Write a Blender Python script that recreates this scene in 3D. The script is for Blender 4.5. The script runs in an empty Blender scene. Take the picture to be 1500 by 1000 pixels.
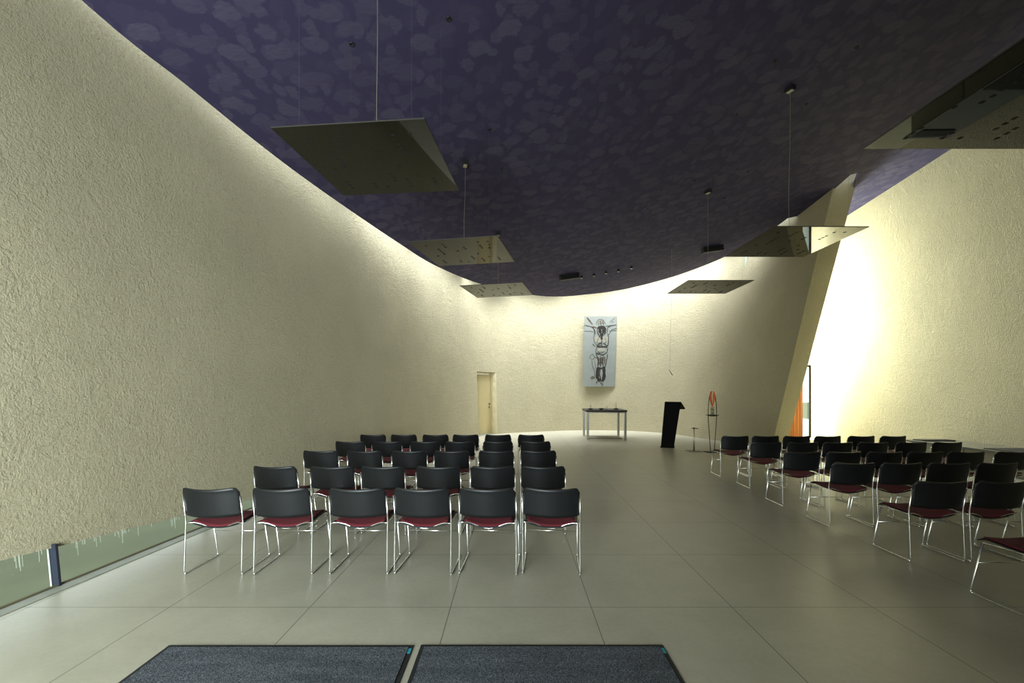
import bpy, bmesh, math, random
from mathutils import Vector, Matrix

random.seed(7)
SC = bpy.context.scene
COL = SC.collection

# ------------------------------------------------------------------ camera
FPX, CX, CY, EYE = 643.0, 752.0, 571.0, 1.55
cam_d = bpy.data.cameras.new('camera')
cam_d.sensor_width = 36.0
cam_d.lens = 36.0 * FPX / 1500.0
cam_d.shift_x = -2.0 / 1500.0
cam_d.shift_y = 71.0 / 1500.0
cam_d.clip_start = 0.05
cam = bpy.data.objects.new('camera', cam_d)
cam.location = (0, 0, EYE)
cam.rotation_euler = (math.radians(90), 0, 0)
COL.objects.link(cam)
SC.camera = cam

# ------------------------------------------------------------------ view, world, daylight
SC.view_settings.view_transform = 'Standard'
SC.view_settings.look = 'None'
SC.view_settings.exposure = 0.0
SC.view_settings.gamma = 1.0
SC.view_settings.use_curve_mapping = False
SC.cycles.use_denoising = True
SC.cycles.max_bounces = 10
SC.cycles.diffuse_bounces = 6
SC.cycles.caustics_reflective = False
SC.cycles.caustics_refractive = False

world = bpy.data.worlds.new('overcast_sky')
SC.world = world
world.use_nodes = True
wn = world.node_tree.nodes
wn['Background'].inputs['Color'].default_value = (0.86, 0.94, 1.0, 1)
wn['Background'].inputs['Strength'].default_value = 2.0


def area_light(name, loc, target, sx, sy, power, color, spread=180.0):
    d = bpy.data.lights.new(name, 'AREA')
    d.shape = 'RECTANGLE'
    d.size, d.size_y = sx, sy
    d.energy = power
    d.color = color
    d.spread = math.radians(spread)
    o = bpy.data.objects.new(name, d)
    COL.objects.link(o)
    o.location = loc
    v = Vector(target) - Vector(loc)
    o.rotation_euler = v.to_track_quat('-Z', 'Y').to_euler()
    return o


def zc(x, y):                       # height of the sloping ceiling sheet
    return 6.104 + 0.1725 * x - 0.0916 * y


# daylight of the glazed entrance behind the camera
area_light('entrance_daylight', (-2.3, -2.6, 1.6), (-4.2, 3.2, 1.35), 2.2, 2.6, 730, (0.87, 0.955, 1.0), 138.0)
# daylight of the tall window behind the right hand end of the shell
area_light('side_window_daylight', (8.45, 14.72, 3.0), (9.6, 8.0, 2.6), 1.5, 5.4, 1550, (1.0, 0.965, 0.90))
# roof light slot between the shell and the ceiling sheet: (x, y, length, width, power, heading)
SLOT = [(-3.88, 3.6, 4.0, 0.12, 2.5, 86), (-3.45, 7.0, 3.2, 0.2, 7, 75), (-2.85, 9.9, 2.8, 0.35, 20, 66),
        (-1.75, 12.5, 2.8, 0.7, 32, 60), (-0.55, 14.9, 2.4, 0.8, 38, 45), (1.1, 16.25, 2.2, 0.8, 42, 20),
        (3.1, 16.85, 2.2, 0.8, 42, 3), (5.0, 16.6, 1.8, 0.7, 42, -20), (6.45, 15.75, 1.6, 0.5, 28, -43),
        (7.3, 14.2, 1.8, 0.3, 12, -70)]
for (x, y, ln, w, p, hd) in SLOT:
    d = bpy.data.lights.new('roof_slot_daylight', 'AREA')
    d.shape = 'RECTANGLE'
    d.size, d.size_y = ln, w
    d.energy = p * 1.9
    d.color = (0.93, 0.975, 1.0)
    d.spread = math.radians(90)
    o = bpy.data.objects.new('roof_slot_daylight', d)
    COL.objects.link(o)
    o.location = (x, y, zc(x, y) + 0.85)
    o.rotation_euler = (0, 0, math.radians(hd))

# ------------------------------------------------------------------ materials


def new_mat(name):
    m = bpy.data.materials.new(name)
    m.use_nodes = True
    nt = m.node_tree
    return m, nt, nt.nodes['Principled BSDF']


def N(nt, kind, **kw):
    n = nt.nodes.new(kind)
    for k, v in kw.items():
        setattr(n, k, v)
    return n


def pos_vec(nt, scale=(1, 1, 1), rot=(0, 0, 0)):
    g = N(nt, 'ShaderNodeNewGeometry')
    mp = N(nt, 'ShaderNodeMapping')
    mp.inputs['Scale'].default_value = scale
    mp.inputs['Rotation'].default_value = rot
    nt.links.new(g.outputs['Position'], mp.inputs['Vector'])
    return mp.outputs['Vector']


def obj_vec(nt):
    return N(nt, 'ShaderNodeTexCoord').outputs['Object']


def noise(nt, vec, scale, detail=4.0, rough=0.55, dist=0.0):
    n = N(nt, 'ShaderNodeTexNoise')
    n.inputs['Scale'].default_value = scale
    n.inputs['Detail'].default_value = detail
    n.inputs['Roughness'].default_value = rough
    n.inputs['Distortion'].default_value = dist
    nt.links.new(vec, n.inputs['Vector'])
    return n.outputs['Fac']


def ramp(nt, fac, stops):
    r = N(nt, 'ShaderNodeValToRGB')
    el = r.color_ramp.elements
    el[0].position, el[0].color = stops[0][0], (*stops[0][1], 1)
    el[1].position, el[1].color = stops[-1][0], (*stops[-1][1], 1)
    for p, c in stops[1:-1]:
        e = el.new(p)
        e.color = (*c, 1)
    nt.links.new(fac, r.inputs['Fac'])
    return r.outputs['Color']


def mix(nt, fac, a, b, mode='MIX'):
    n = N(nt, 'ShaderNodeMix', data_type='RGBA', blend_type=mode)
    for sock, v in ((n.inputs[0], fac), (n.inputs[6], a), (n.inputs[7], b)):
        if hasattr(v, 'is_linked'):
            nt.links.new(v, sock)
        elif isinstance(v, (int, float)):
            sock.default_value = v
        else:
            sock.default_value = (*v, 1)
    return n.outputs[2]


def mathn(nt, op, a, b=None, c=None):
    n = N(nt, 'ShaderNodeMath', operation=op)
    for i, v in enumerate((a, b, c)):
        if v is None:
            continue
        if hasattr(v, 'is_linked'):
            nt.links.new(v, n.inputs[i])
        else:
            n.inputs[i].default_value = v
    return n.outputs[0]


def bump(nt, b, height, dist, strength=1.0):
    n = N(nt, 'ShaderNodeBump')
    n.inputs['Strength'].default_value = strength
    n.inputs['Distance'].default_value = dist
    nt.links.new(height, n.inputs['Height'])
    nt.links.new(n.outputs['Normal'], b.inputs['Normal'])


def plain(name, color, rough=0.5, metal=0.0, var=0.0, scale=20.0, bmp=0.0):
    m, nt, b = new_mat(name)
    b.inputs['Roughness'].default_value = rough
    b.inputs['Metallic'].default_value = metal
    f = noise(nt, obj_vec(nt), scale, 3)
    lo = tuple(c * (1 - var) for c in color)
    hi = tuple(min(1, c * (1 + var)) for c in color)
    nt.links.new(ramp(nt, f, [(0.3, lo), (0.7, hi)]), b.inputs['Base Color'])
    if bmp:
        bump(nt, b, f, bmp)
    return m


def make_roughcast(name, col, fine, coarse, dist, strength):
    m, nt, b = new_mat(name)
    v = pos_vec(nt)
    f1 = noise(nt, v, coarse, 3, 0.6, 0.7)
    f2 = noise(nt, v, fine, 6, 0.72, 0.2)
    f3 = noise(nt, v, 1.1, 3, 0.5)
    f4 = noise(nt, v, 6.5, 4, 0.65, 0.8)
    f5 = noise(nt, v, fine * 2.1, 3, 0.6)
    patch = ramp(nt, noise(nt, v, 1.7, 3, 0.55), [(0.40, (0.25, 0.25, 0.25)), (0.62, (1, 1, 1))])
    r1 = mathn(nt, 'SUBTRACT', 1.0, mathn(nt, 'ABSOLUTE', mathn(nt, 'MULTIPLY', mathn(nt, 'SUBTRACT', f1, 0.5), 5.0)))
    h = mathn(nt, 'MULTIPLY', mathn(nt, 'MULTIPLY', r1, 0.22), patch)
    h = mathn(nt, 'ADD', h, mathn(nt, 'MULTIPLY', f2, 1.0))
    h = mathn(nt, 'ADD', h, mathn(nt, 'MULTIPLY', f5, 0.35))
    h = mathn(nt, 'ADD', h, mathn(nt, 'MULTIPLY', f4, 0.9))
    bump(nt, b, h, dist, strength)
    c = ramp(nt, f3, [(0.25, tuple(x * 0.93 for x in col)), (0.75, tuple(min(1, x * 1.05) for x in col))])
    pit = ramp(nt, f2, [(0.32, (0.80, 0.78, 0.70)), (0.5, (1, 1, 1))])
    nt.links.new(mix(nt, 1.0, c, pit, 'MULTIPLY'), b.inputs['Base Color'])
    b.inputs['Roughness'].default_value = 0.95
    b.inputs['Specular IOR Level'].default_value = 0.15
    return m


M = {}
M['roughcast'] = make_roughcast('ivory_roughcast_plaster', (0.59, 0.535, 0.365), 40, 20, 0.042, 1.0)
M['roughcast_fine'] = make_roughcast('ivory_grainy_plaster', (0.595, 0.54, 0.385), 44, 26, 0.028, 0.8)


def make_ceiling():
    m, nt, b = new_mat('purple_dabbed_paint')
    v = pos_vec(nt)
    nz = N(nt, 'ShaderNodeTexNoise')
    nz.inputs['Scale'].default_value = 3.2
    nz.inputs['Detail'].default_value = 5
    nz.inputs['Roughness'].default_value = 0.62
    nt.links.new(v, nz.inputs['Vector'])
    va = N(nt, 'ShaderNodeVectorMath', operation='MULTIPLY_ADD')
    nt.links.new(nz.outputs['Color'], va.inputs[0])
    va.inputs[1].default_value = (0.30, 0.30, 0.30)
    nt.links.new(v, va.inputs[2])
    layers = []
    for sc, lo, hi, rot, st in ((4.3, 0.30, 0.40, 0.5, (1.0, 1.35, 1)), (7.0, 0.30, 0.42, 1.1, (1.5, 0.9, 1))):
        mp = N(nt, 'ShaderNodeMapping')
        mp.inputs['Rotation'].default_value = (0, 0, rot)
        mp.inputs['Scale'].default_value = (st[0], st[1], 1)
        nt.links.new(va.outputs[0], mp.inputs['Vector'])
        vo = N(nt, 'ShaderNodeTexVoronoi', voronoi_dimensions='2D')
        vo.inputs['Scale'].default_value = sc / 1.7
        vo.inputs['Randomness'].default_value = 0.9
        nt.links.new(mp.outputs['Vector'], vo.inputs['Vector'])
        mr = N(nt, 'ShaderNodeMapRange', interpolation_type='SMOOTHSTEP')
        mr.inputs['From Min'].default_value = lo
        mr.inputs['From Max'].default_value = hi
        mr.inputs['To Min'].default_value = 1
        mr.inputs['To Max'].default_value = 0
        nt.links.new(vo.outputs['Distance'], mr.inputs['Value'])
        sp = N(nt, 'ShaderNodeSeparateColor')
        nt.links.new(vo.outputs['Color'], sp.inputs[0])
        layers.append(mathn(nt, 'MULTIPLY', mr.outputs['Result'], mathn(nt, 'MULTIPLY_ADD', sp.outputs[0], 0.75, 0.05)))
    bristle = noise(nt, pos_vec(nt, (9, 40, 9), (0, 0, 0.7)), 1.0, 4)
    lay = mathn(nt, 'MAXIMUM', layers[0], mathn(nt, 'MULTIPLY', layers[1], 0.75))
    lay = mathn(nt, 'MULTIPLY', lay, mathn(nt, 'MULTIPLY_ADD', bristle, 1.5, 0.10))
    c = mix(nt, lay, (0.045, 0.038, 0.087), (0.092, 0.081, 0.134))
    nt.links.new(c, b.inputs['Base Color'])
    b.inputs['Roughness'].default_value = 0.8
    b.inputs['Specular IOR Level'].default_value = 0.2
    return m


M['ceiling'] = make_ceiling()


def make_floor():
    m, nt, b = new_mat('large_grey_stone_tiles')
    g = N(nt, 'ShaderNodeNewGeometry')
    sx = N(nt, 'ShaderNodeSeparateXYZ')
    nt.links.new(g.outputs['Position'], sx.inputs[0])

    def line(out, off, per, w):
        t = mathn(nt, 'DIVIDE', mathn(nt, 'SUBTRACT', out, off), per)
        fr = mathn(nt, 'FRACT', t)
        d = mathn(nt, 'MINIMUM', fr, mathn(nt, 'SUBTRACT', 1.0, fr))
        return mathn(nt, 'LESS_THAN', d, w)
    lx = line(sx.outputs[0], 0.556 - 10.04, 1.004, 0.0030)
    ly = line(sx.outputs[1], 3.134 - 10.0, 1.0, 0.0030)
    l = mathn(nt, 'MAXIMUM', lx, ly)
    v = pos_vec(nt)
    f = noise(nt, v, 2.2, 6, 0.62, 0.4)
    f2 = noise(nt, v, 30, 3, 0.6)
    c = ramp(nt, f, [(0.25, (0.355, 0.338, 0.255)), (0.75, (0.455, 0.435, 0.34))])
    c = mix(nt, 0.12, c, ramp(nt, f2, [(0.35, (0.33, 0.32, 0.25)), (0.65, (0.53, 0.52, 0.43))]))
    c = mix(nt, l, c, (0.13, 0.125, 0.09))
    nt.links.new(c, b.inputs['Base Color'])
    rr = N(nt, 'ShaderNodeMapRange')
    rr.inputs['To Min'].default_value = 0.30
    rr.inputs['To Max'].default_value = 0.46
    nt.links.new(f, rr.inputs['Value'])
    nt.links.new(rr.outputs['Result'], b.inputs['Roughness'])
    b.inputs['Specular IOR Level'].default_value = 0.5
    return m


M['floor'] = make_floor()
M['kerb'] = plain('grey_stone_kerb', (0.22, 0.225, 0.175), 0.6, 0, 0.15, 8)
M['ground'] = plain('pale_green_grey_concrete', (0.150, 0.165, 0.090), 0.85, 0, 0.12, 1.2)
M['drain'] = plain('dark_drain', (0.06, 0.06, 0.05), 0.6)
M['black_plastic'] = plain('black_moulded_plastic', (0.007, 0.0078, 0.009), 0.42, 0, 0.1, 60)
M['black_plastic'].node_tree.nodes['Principled BSDF'].inputs['Specular IOR Level'].default_value = 0.36
M['red_fabric'] = plain('wine_red_upholstery', (0.105, 0.006, 0.013), 0.9, 0, 0.22, 260, 0.001)
M['chrome'] = plain('chromed_steel_rod', (0.90, 0.91, 0.90), 0.24, 1.0, 0.03, 30)
M['steel'] = plain('brushed_steel', (0.52, 0.51, 0.45), 0.32, 1.0, 0.1, 90)
M['wire'] = plain('thin_steel_wire', (0.30, 0.27, 0.21), 0.6, 0.2, 0.05)
M['dim_wire'] = plain('dull_thin_wire', (0.10, 0.09, 0.11), 0.7, 0.0, 0.05)
M['panel'] = plain('dark_polished_glass', (0.010, 0.010, 0.007), 0.015, 0.0, 0.02, 5)
M['panel'].node_tree.nodes['Principled BSDF'].inputs['IOR'].default_value = 1.38
M['panel_edge'] = plain('dark_panel_edge', (0.05, 0.045, 0.04), 0.5, 0.3)
M['hole'] = plain('dark_slot', (0.006, 0.006, 0.005), 0.9)
M['black_box'] = plain('matt_black_housing', (0.010, 0.010, 0.012), 0.6, 0, 0.1)
M['cream_box'] = plain('cream_cover', (0.45, 0.42, 0.30), 0.6)
M['black_steel'] = plain('matt_black_steel', (0.004, 0.004, 0.004), 0.8, 0.0, 0.05)
M['black_steel'].node_tree.nodes['Principled BSDF'].inputs['Specular IOR Level'].default_value = 0.12
M['dark_iron'] = plain('dark_forged_iron', (0.055, 0.050, 0.038), 0.5, 0.7, 0.15, 40)
M['dark_top'] = plain('dark_stone_slab', (0.018, 0.014, 0.011), 0.4, 0, 0.2)
M['candle'] = plain('pale_wax', (0.62, 0.58, 0.44), 0.5)
M['orange'] = plain('orange_red_glass', (0.72, 0.10, 0.025), 0.3, 0, 0.15)
M['amber'] = plain('pale_amber_glass', (0.75, 0.52, 0.22), 0.3, 0, 0.15)
M['door'] = plain('cream_painted_door', (0.56, 0.47, 0.25), 0.55, 0, 0.04, 3)
M['reveal'] = plain('smooth_ivory_plaster', (0.64, 0.57, 0.37), 0.85, 0, 0.05, 6, 0.003)
M['seal'] = plain('dark_joint', (0.10, 0.08, 0.04), 0.8)
M['white_metal'] = plain('white_lacquered_metal', (0.75, 0.78, 0.76), 0.4)
M['navy_metal'] = plain('dark_navy_lacquered_metal', (0.016, 0.020, 0.035), 0.45)
M['drip'] = plain('white_paint_drip', (0.55, 0.60, 0.50), 0.7)
M['bright_ground'] = plain('added_pale_ground', (0.80, 0.82, 0.78), 0.8, 0, 0.04, 3)  # near-white, for the added sheet that brightens the side window view
M['cupboard'] = plain('warm_grey_cupboard_board', (0.24, 0.22, 0.17), 0.6, 0, 0.08, 6)
M['gloss_top'] = plain('glossy_grey_counter', (0.16, 0.17, 0.17), 0.12, 0, 0.06, 4)
M['paper'] = plain('pale_blue_grey_paper', (0.235, 0.255, 0.235), 0.85, 0, 0.05, 4)
M['charcoal'] = plain('charcoal_stroke', (0.018, 0.015, 0.011), 0.95, 0, 0.5, 60)
M['umber'] = plain('umber_stroke', (0.085, 0.066, 0.043), 0.95, 0, 0.4, 60)
M['wash'] = plain('pale_tan_wash', (0.30, 0.29, 0.235), 0.95, 0, 0.15, 30)
M['rubber'] = plain('black_rubber_border', (0.012, 0.014, 0.015), 0.7)
M['cyan'] = plain('cyan_label', (0.02, 0.30, 0.36), 0.6)


def make_carpet():
    m, nt, b = new_mat('blue_grey_mat_pile')
    v = pos_vec(nt)
    f = noise(nt, v, 210, 2, 0.7)
    f2 = noise(nt, pos_vec(nt, (1.2, 9, 1)), 1.4, 3)
    c = ramp(nt, f, [(0.36, (0.030, 0.034, 0.041)), (0.52, (0.092, 0.104, 0.118)), (0.68, (0.26, 0.285, 0.31))])
    c = mix(nt, 1.0, c, ramp(nt, f2, [(0.3, (0.72, 0.72, 0.74)), (0.6, (1, 1, 1))]), 'MULTIPLY')
    nt.links.new(c, b.inputs['Base Color'])
    b.inputs['Roughness'].default_value = 1.0
    b.inputs['Specular IOR Level'].default_value = 0.1
    bump(nt, b, f, 0.006)
    return m


M['carpet'] = make_carpet()


def make_wood():
    m, nt, b = new_mat('orange_timber')
    f = noise(nt, pos_vec(nt, (22, 22, 0.9)), 1.0, 4)
    nt.links.new(ramp(nt, f, [(0.3, (0.24, 0.065, 0.012)), (0.7, (0.46, 0.155, 0.032))]), b.inputs['Base Color'])
    b.inputs['Roughness'].default_value = 0.5
    return m


M['wood'] = make_wood()


def make_glass(name, tint):
    m, nt, b = new_mat(name)
    nt.nodes.remove(b)
    out = nt.nodes['Material Output']
    tr = N(nt, 'ShaderNodeBsdfTransparent')
    tr.inputs['Color'].default_value = (*tint, 1)
    gl = N(nt, 'ShaderNodeBsdfGlossy')
    gl.inputs['Roughness'].default_value = 0.02
    lw = N(nt, 'ShaderNodeLayerWeight')
    fac = mathn(nt, 'MULTIPLY_ADD', mathn(nt, 'POWER', lw.outputs['Facing'], 4.0), 0.7, 0.04)
    mx = N(nt, 'ShaderNodeMixShader')
    nt.links.new(fac, mx.inputs[0])
    nt.links.new(tr.outputs[0], mx.inputs[1])
    nt.links.new(gl.outputs[0], mx.inputs[2])
    nt.links.new(mx.outputs[0], out.inputs['Surface'])
    return m


M['glass'] = make_glass('clear_window_glass', (0.90, 0.95, 0.90))
M['clear'] = make_glass('clear_thin_glass', (0.92, 0.93, 0.88))

# ------------------------------------------------------------------ mesh helpers


def link_bm(name, bm, mats, parent=None, smooth=False):
    me = bpy.data.meshes.new(name)
    bmesh.ops.recalc_face_normals(bm, faces=bm.faces)
    bm.to_mesh(me)
    bm.free()
    if not isinstance(mats, (list, tuple)):
        mats = [mats]
    for mt in mats:
        me.materials.append(mt)
    if smooth:
        for p in me.polygons:
            p.use_smooth = True
    o = bpy.data.objects.new(name, me)
    COL.objects.link(o)
    if parent:
        o.parent = parent
    return o


def tag(o, label=None, cat=None, group=None, kind=None):
    if label:
        o['label'] = label
    if cat:
        o['category'] = cat
    if group:
        o['group'] = group
    if kind:
        o['kind'] = kind
    return o


def empty(name, loc, label, cat, group=None, rz=0.0):
    o = bpy.data.objects.new(name, None)
    o.empty_display_size = 0.1
    COL.objects.link(o)
    o.location = loc
    o.rotation_euler = (0, 0, rz)
    return tag(o, label, cat, group)


def box(bm, c, s, rz=0.0, mat=0, bev=0.0):
    g = bmesh.ops.create_cube(bm, size=1.0)
    vs = g['verts']
    mtx = Matrix.Translation(c) @ Matrix.Rotation(rz, 4, 'Z') @ Matrix.Diagonal((s[0], s[1], s[2], 1))
    bmesh.ops.transform(bm, matrix=mtx, verts=vs)
    fs = set(f for v in vs for f in v.link_faces)
    for f in fs:
        f.material_index = mat
    if bev:
        es = list(set(e for v in vs for e in v.link_edges))
        r = bmesh.ops.bevel(bm, geom=es, offset=bev, segments=2, affect='EDGES', profile=0.6)
        for f in r['faces']:
            f.material_index = mat


def prism(bm, poly, z0, z1, mat=0):
    lo = [bm.verts.new((x, y, z0 if not callable(z0) else z0(x, y))) for x, y in poly]
    hi = [bm.verts.new((x, y, z1 if not callable(z1) else z1(x, y))) for x, y in poly]
    n = len(poly)
    fs = [bm.faces.new(lo[::-1]), bm.faces.new(hi)]
    for i in range(n):
        j = (i + 1) % n
        fs.append(bm.faces.new((lo[i], lo[j], hi[j], hi[i])))
    for f in fs:
        f.material_index = mat


def quad(bm, pts, mat=0):
    f = bm.faces.new([bm.verts.new(p) for p in pts])
    f.material_index = mat
    return f


def slab(bm, pts, nrm, th, mat=0):        # flat polygon given thickness along nrm
    nv = Vector(nrm).normalized() * th
    a = [bm.verts.new(Vector(p)) for p in pts]
    b = [bm.verts.new(Vector(p) + nv) for p in pts]
    n = len(pts)
    fs = [bm.faces.new(a[::-1]), bm.faces.new(b)]
    for i in range(n):
        j = (i + 1) % n
        fs.append(bm.faces.new((a[i], a[j], b[j], b[i])))
    for f in fs:
        f.material_index = mat


def fillet(pts, r, seg=4):
    pts = [Vector(p) for p in pts]
    out = [pts[0]]
    for i in range(1, len(pts) - 1):
        a, p, b = pts[i - 1], pts[i], pts[i + 1]
        d1, d2 = (a - p), (b - p)
        rr = min(r, d1.length * 0.45, d2.length * 0.45)
        s, e = p + d1.normalized() * rr, p + d2.normalized() * rr
        for k in range(seg + 1):
            t = k / seg
            out.append(s * (1 - t) ** 2 + p * 2 * t * (1 - t) + e * t * t)
    out.append(pts[-1])
    return out


def tube(bm, pts, rad, n=8, closed=False, mat=0):
    pts = [Vector(p) for p in pts]
    rads = rad if isinstance(rad, (list, tuple)) else [rad] * len(pts)
    m = len(pts)
    rings = []
    prev_u = None
    for i, p in enumerate(pts):
        if closed:
            t = (pts[(i + 1) % m] - pts[i - 1])
        else:
            t = pts[min(i + 1, m - 1)] - pts[max(i - 1, 0)]
        t.normalize()
        if prev_u is None:
            u = t.cross(Vector((0, 0, 1)))
            if u.length < 0.01:
                u = t.cross(Vector((1, 0, 0)))
        else:
            u = prev_u - t * prev_u.dot(t)
        u.normalize()
        prev_u = u
        w = t.cross(u)
        rings.append([bm.verts.new(p + (u * math.cos(2 * math.pi * k / n) + w * math.sin(2 * math.pi * k / n)) * rads[i]) for k in range(n)])
    rng = range(m if closed else m - 1)
    for i in rng:
        a, b = rings[i], rings[(i + 1) % m]
        for k in range(n):
            f = bm.faces.new((a[k], a[(k + 1) % n], b[(k + 1) % n], b[k]))
            f.material_index = mat
    if not closed:
        bm.faces.new(rings[0][::-1]).material_index = mat
        bm.faces.new(rings[-1]).material_index = mat


def lathe(bm, prof, n=20, c=(0, 0, 0), mat=0):
    rings = []
    for r, z in prof:
        rings.append([bm.verts.new((c[0] + r * math.cos(2 * math.pi * k / n), c[1] + r * math.sin(2 * math.pi * k / n), c[2] + z)) for k in range(n)])
    for a, b in zip(rings, rings[1:]):
        for k in range(n):
            bm.faces.new((a[k], a[(k + 1) % n], b[(k + 1) % n], b[k])).material_index = mat
    bm.faces.new(rings[0][::-1]).material_index = mat
    bm.faces.new(rings[-1]).material_index = mat


def sheet(bm, P, nu, nv, th, mat=0):      # closed shell: P(i, j) -> (top point, normal)
    top, bot = [], []
    for i in range(nu + 1):
        ra, rb = [], []
        for j in range(nv + 1):
            p, nr = P(i / nu, j / nv)
            ra.append(bm.verts.new(p))
            rb.append(bm.verts.new(Vector(p) - Vector(nr) * th))
        top.append(ra)
        bot.append(rb)
    for i in range(nu):
        for j in range(nv):
            bm.faces.new((top[i][j], top[i + 1][j], top[i + 1][j + 1], top[i][j + 1])).material_index = mat
            bm.faces.new((bot[i][j], bot[i][j + 1], bot[i + 1][j + 1], bot[i + 1][j])).material_index = mat
    for i in range(nu):
        bm.faces.new((top[i][0], bot[i][0], bot[i + 1][0], top[i + 1][0])).material_index = mat
        bm.faces.new((top[i][nv], top[i + 1][nv], bot[i + 1][nv], bot[i][nv])).material_index = mat
    for j in range(nv):
        bm.faces.new((top[0][j], top[0][j + 1], bot[0][j + 1], bot[0][j])).material_index = mat
        bm.faces.new((top[nu][j], bot[nu][j], bot[nu][j + 1], top[nu][j + 1])).material_index = mat


def catmull(pts, k=10):
    out = []
    n = len(pts)
    for i in range(n - 1):
        p0, p1, p2, p3 = (Vector(pts[max(i - 1, 0)]), Vector(pts[i]), Vector(pts[i + 1]), Vector(pts[min(i + 2, n - 1)]))
        for s in range(k):
            t = s / k
            out.append(0.5 * ((2 * p1) + (p2 - p0) * t + (2 * p0 - 5 * p1 + 4 * p2 - p3) * t * t + (3 * p1 - p0 - 3 * p2 + p3) * t ** 3))
    out.append(Vector(pts[-1]))
    return out


# ------------------------------------------------------------------ the curved shell (left wall, apse, right hand end)
BASE = [(-3.95, -3.0), (-3.72, 1.5), (-3.60, 3.6), (-3.50, 5.0), (-3.28, 6.8), (-2.85, 8.9), (-2.30, 11.0), (-1.75, 12.9),
        (-1.02, 14.75), (-0.35, 15.65), (1.04, 16.40), (2.70, 16.90), (4.26, 16.70), (5.30, 15.95), (5.80, 14.94), (6.20, 13.6),
        (6.80, 12.65), (7.16, 12.15)]
TOP5 = [(-4.38, -3.0), (-4.15, 1.5), (-4.05, 3.6), (-3.90, 5.0), (-3.62, 6.9), (-3.20, 9.05), (-2.60, 11.3), (-1.95, 13.3),
        (-1.20, 15.25), (-0.45, 16.20), (1.0, 17.0), (2.70, 17.45), (4.45, 17.30), (5.90, 16.6), (6.75, 15.75), (7.35, 14.6),
        (7.62, 12.9), (7.655, 11.04)]
KS = 12
bcur, tcur = catmull(BASE, KS), catmull(TOP5, KS)
NCOL = len(bcur)


def shell_pt(i, z):
    t = z / 5.0
    b, p = bcur[i], tcur[i]
    return Vector((b[0] + (p[0] - b[0]) * t, b[1] + (p[1] - b[1]) * t, z))


def shell_top(i):
    p = shell_pt(i, 5.4)
    if i >= NCOL - 1 - KS:
        f = (NCOL - 1 - i) / KS
        return 6.89 + 0.1 * f
    return zc(p.x, p.y) + 0.55 + 0.4 * min(1, max(0, (p.y - 6) / 8))


def strip_top(y):                    # lower edge of the plaster above the low window
    if y < 5:
        return max(0.16, 0.335 - 0.085 * (y - 3.1))
    return max(0.0, 0.173 - 0.07 * (y - 5.0))


DOOR_I0, DOOR_I1, DOOR_H = 8 * KS - 2, 8 * KS + 9, 2.18
bm = bmesh.new()
cols = []
for i in range(NCOL):
    yb = bcur[i][1]
    zb = strip_top(yb) if i < 6 * KS else 0.0
    zt = shell_top(i)
    levels = [zb] + [zb + (DOOR_H - zb) * k / 4 for k in range(1, 4)] + [DOOR_H] + [DOOR_H + (zt - DOOR_H) * k / 5 for k in range(1, 6)]
    cols.append([bm.verts.new(shell_pt(i, z)) for z in levels])
for i in range(NCOL - 1):
    for k in range(len(cols[0]) - 1):
        if DOOR_I0 <= i < DOOR_I1 and k < 4:
            continue
        bm.faces.new((cols[i][k], cols[i + 1][k], cols[i + 1][k + 1], cols[i][k + 1]))
for f in bm.faces:
    f.smooth = True
# end face of the shell and its outer side
A0, A1 = Vector((7.75, 12.45, 0)), Vector((8.50, 10.80, 6.89))
NL = len(cols[0])
eb = [bm.verts.new(v.co) for v in cols[-1]]
ea = [bm.verts.new(A0.lerp(A1, v.co.z / 6.89)) for v in cols[-1]]
for k in range(NL - 1):
    bm.faces.new((eb[k], ea[k], ea[k + 1], eb[k + 1]))
OUT_B = [(7.75, 12.45), (7.60, 13.3), (6.75, 13.9), (6.40, 15.1), (5.8, 16.4), (4.6, 17.2)]
OUT_T = [(8.50, 10.80), (8.55, 12.3), (8.15, 14.0), (7.6, 16.3), (6.6, 17.6), (5.0, 18.3)]
prev = [bm.verts.new(v.co) for v in ea]
for j in range(1, len(OUT_B)):
    cur = [bm.verts.new(Vector((*OUT_B[j], 0)).lerp(Vector((*OUT_T[j], 6.89)), v.co.z / 6.89)) for v in cols[-1]]
    for k in range(NL - 1):
        bm.faces.new((prev[k], cur[k], cur[k + 1], prev[k + 1]))
    prev = cur
me = bpy.data.meshes.new('wall_left')
bm.to_mesh(me)
bm.free()
me.materials.append(M['roughcast'])
wl = bpy.data.objects.new('wall_left', me)
COL.objects.link(wl)
tag(wl, 'curved ivory roughcast wall sweeping from the left round behind the altar', kind='structure')

# ------------------------------------------------------------------ floor, outside ground, ceiling sheet
bm = bmesh.new()
inner = []
for i in range(0, NCOL, 3):
    b = bcur[i]
    inner.append((b[0] + (0.13 if b[1] < 9 and i < 6 * KS else -0.02), b[1] + (0.0 if i < 7 * KS else 0.02)))
poly = inner + [(7.72, 12.48), (7.6, 14.45), (9.75, 14.45), (9.75, -3.0)]
prism(bm, poly, -0.12, 0.0)
tag(link_bm('floor', bm, M['floor']), 'large grey stone floor tiles', kind='structure')

bm = bmesh.new()
prism(bm, [(-40, -40), (40, -40), (40, 60), (-40, 60)], -0.30, -0.14)
tag(link_bm('ground', bm, M['ground']), 'pale green grey paved ground outside the low window', kind='structure')
bm = bmesh.new()
box(bm, (-4.85, 3.86, -0.135), (0.24, 0.16, 0.012))
box(bm, (-4.85, 3.86, -0.127), (0.18, 0.10, 0.008))
tag(link_bm('drain_cover', bm, M['drain']), 'small dark drain cover in the paving outside the low left window', 'drain cover')

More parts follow.
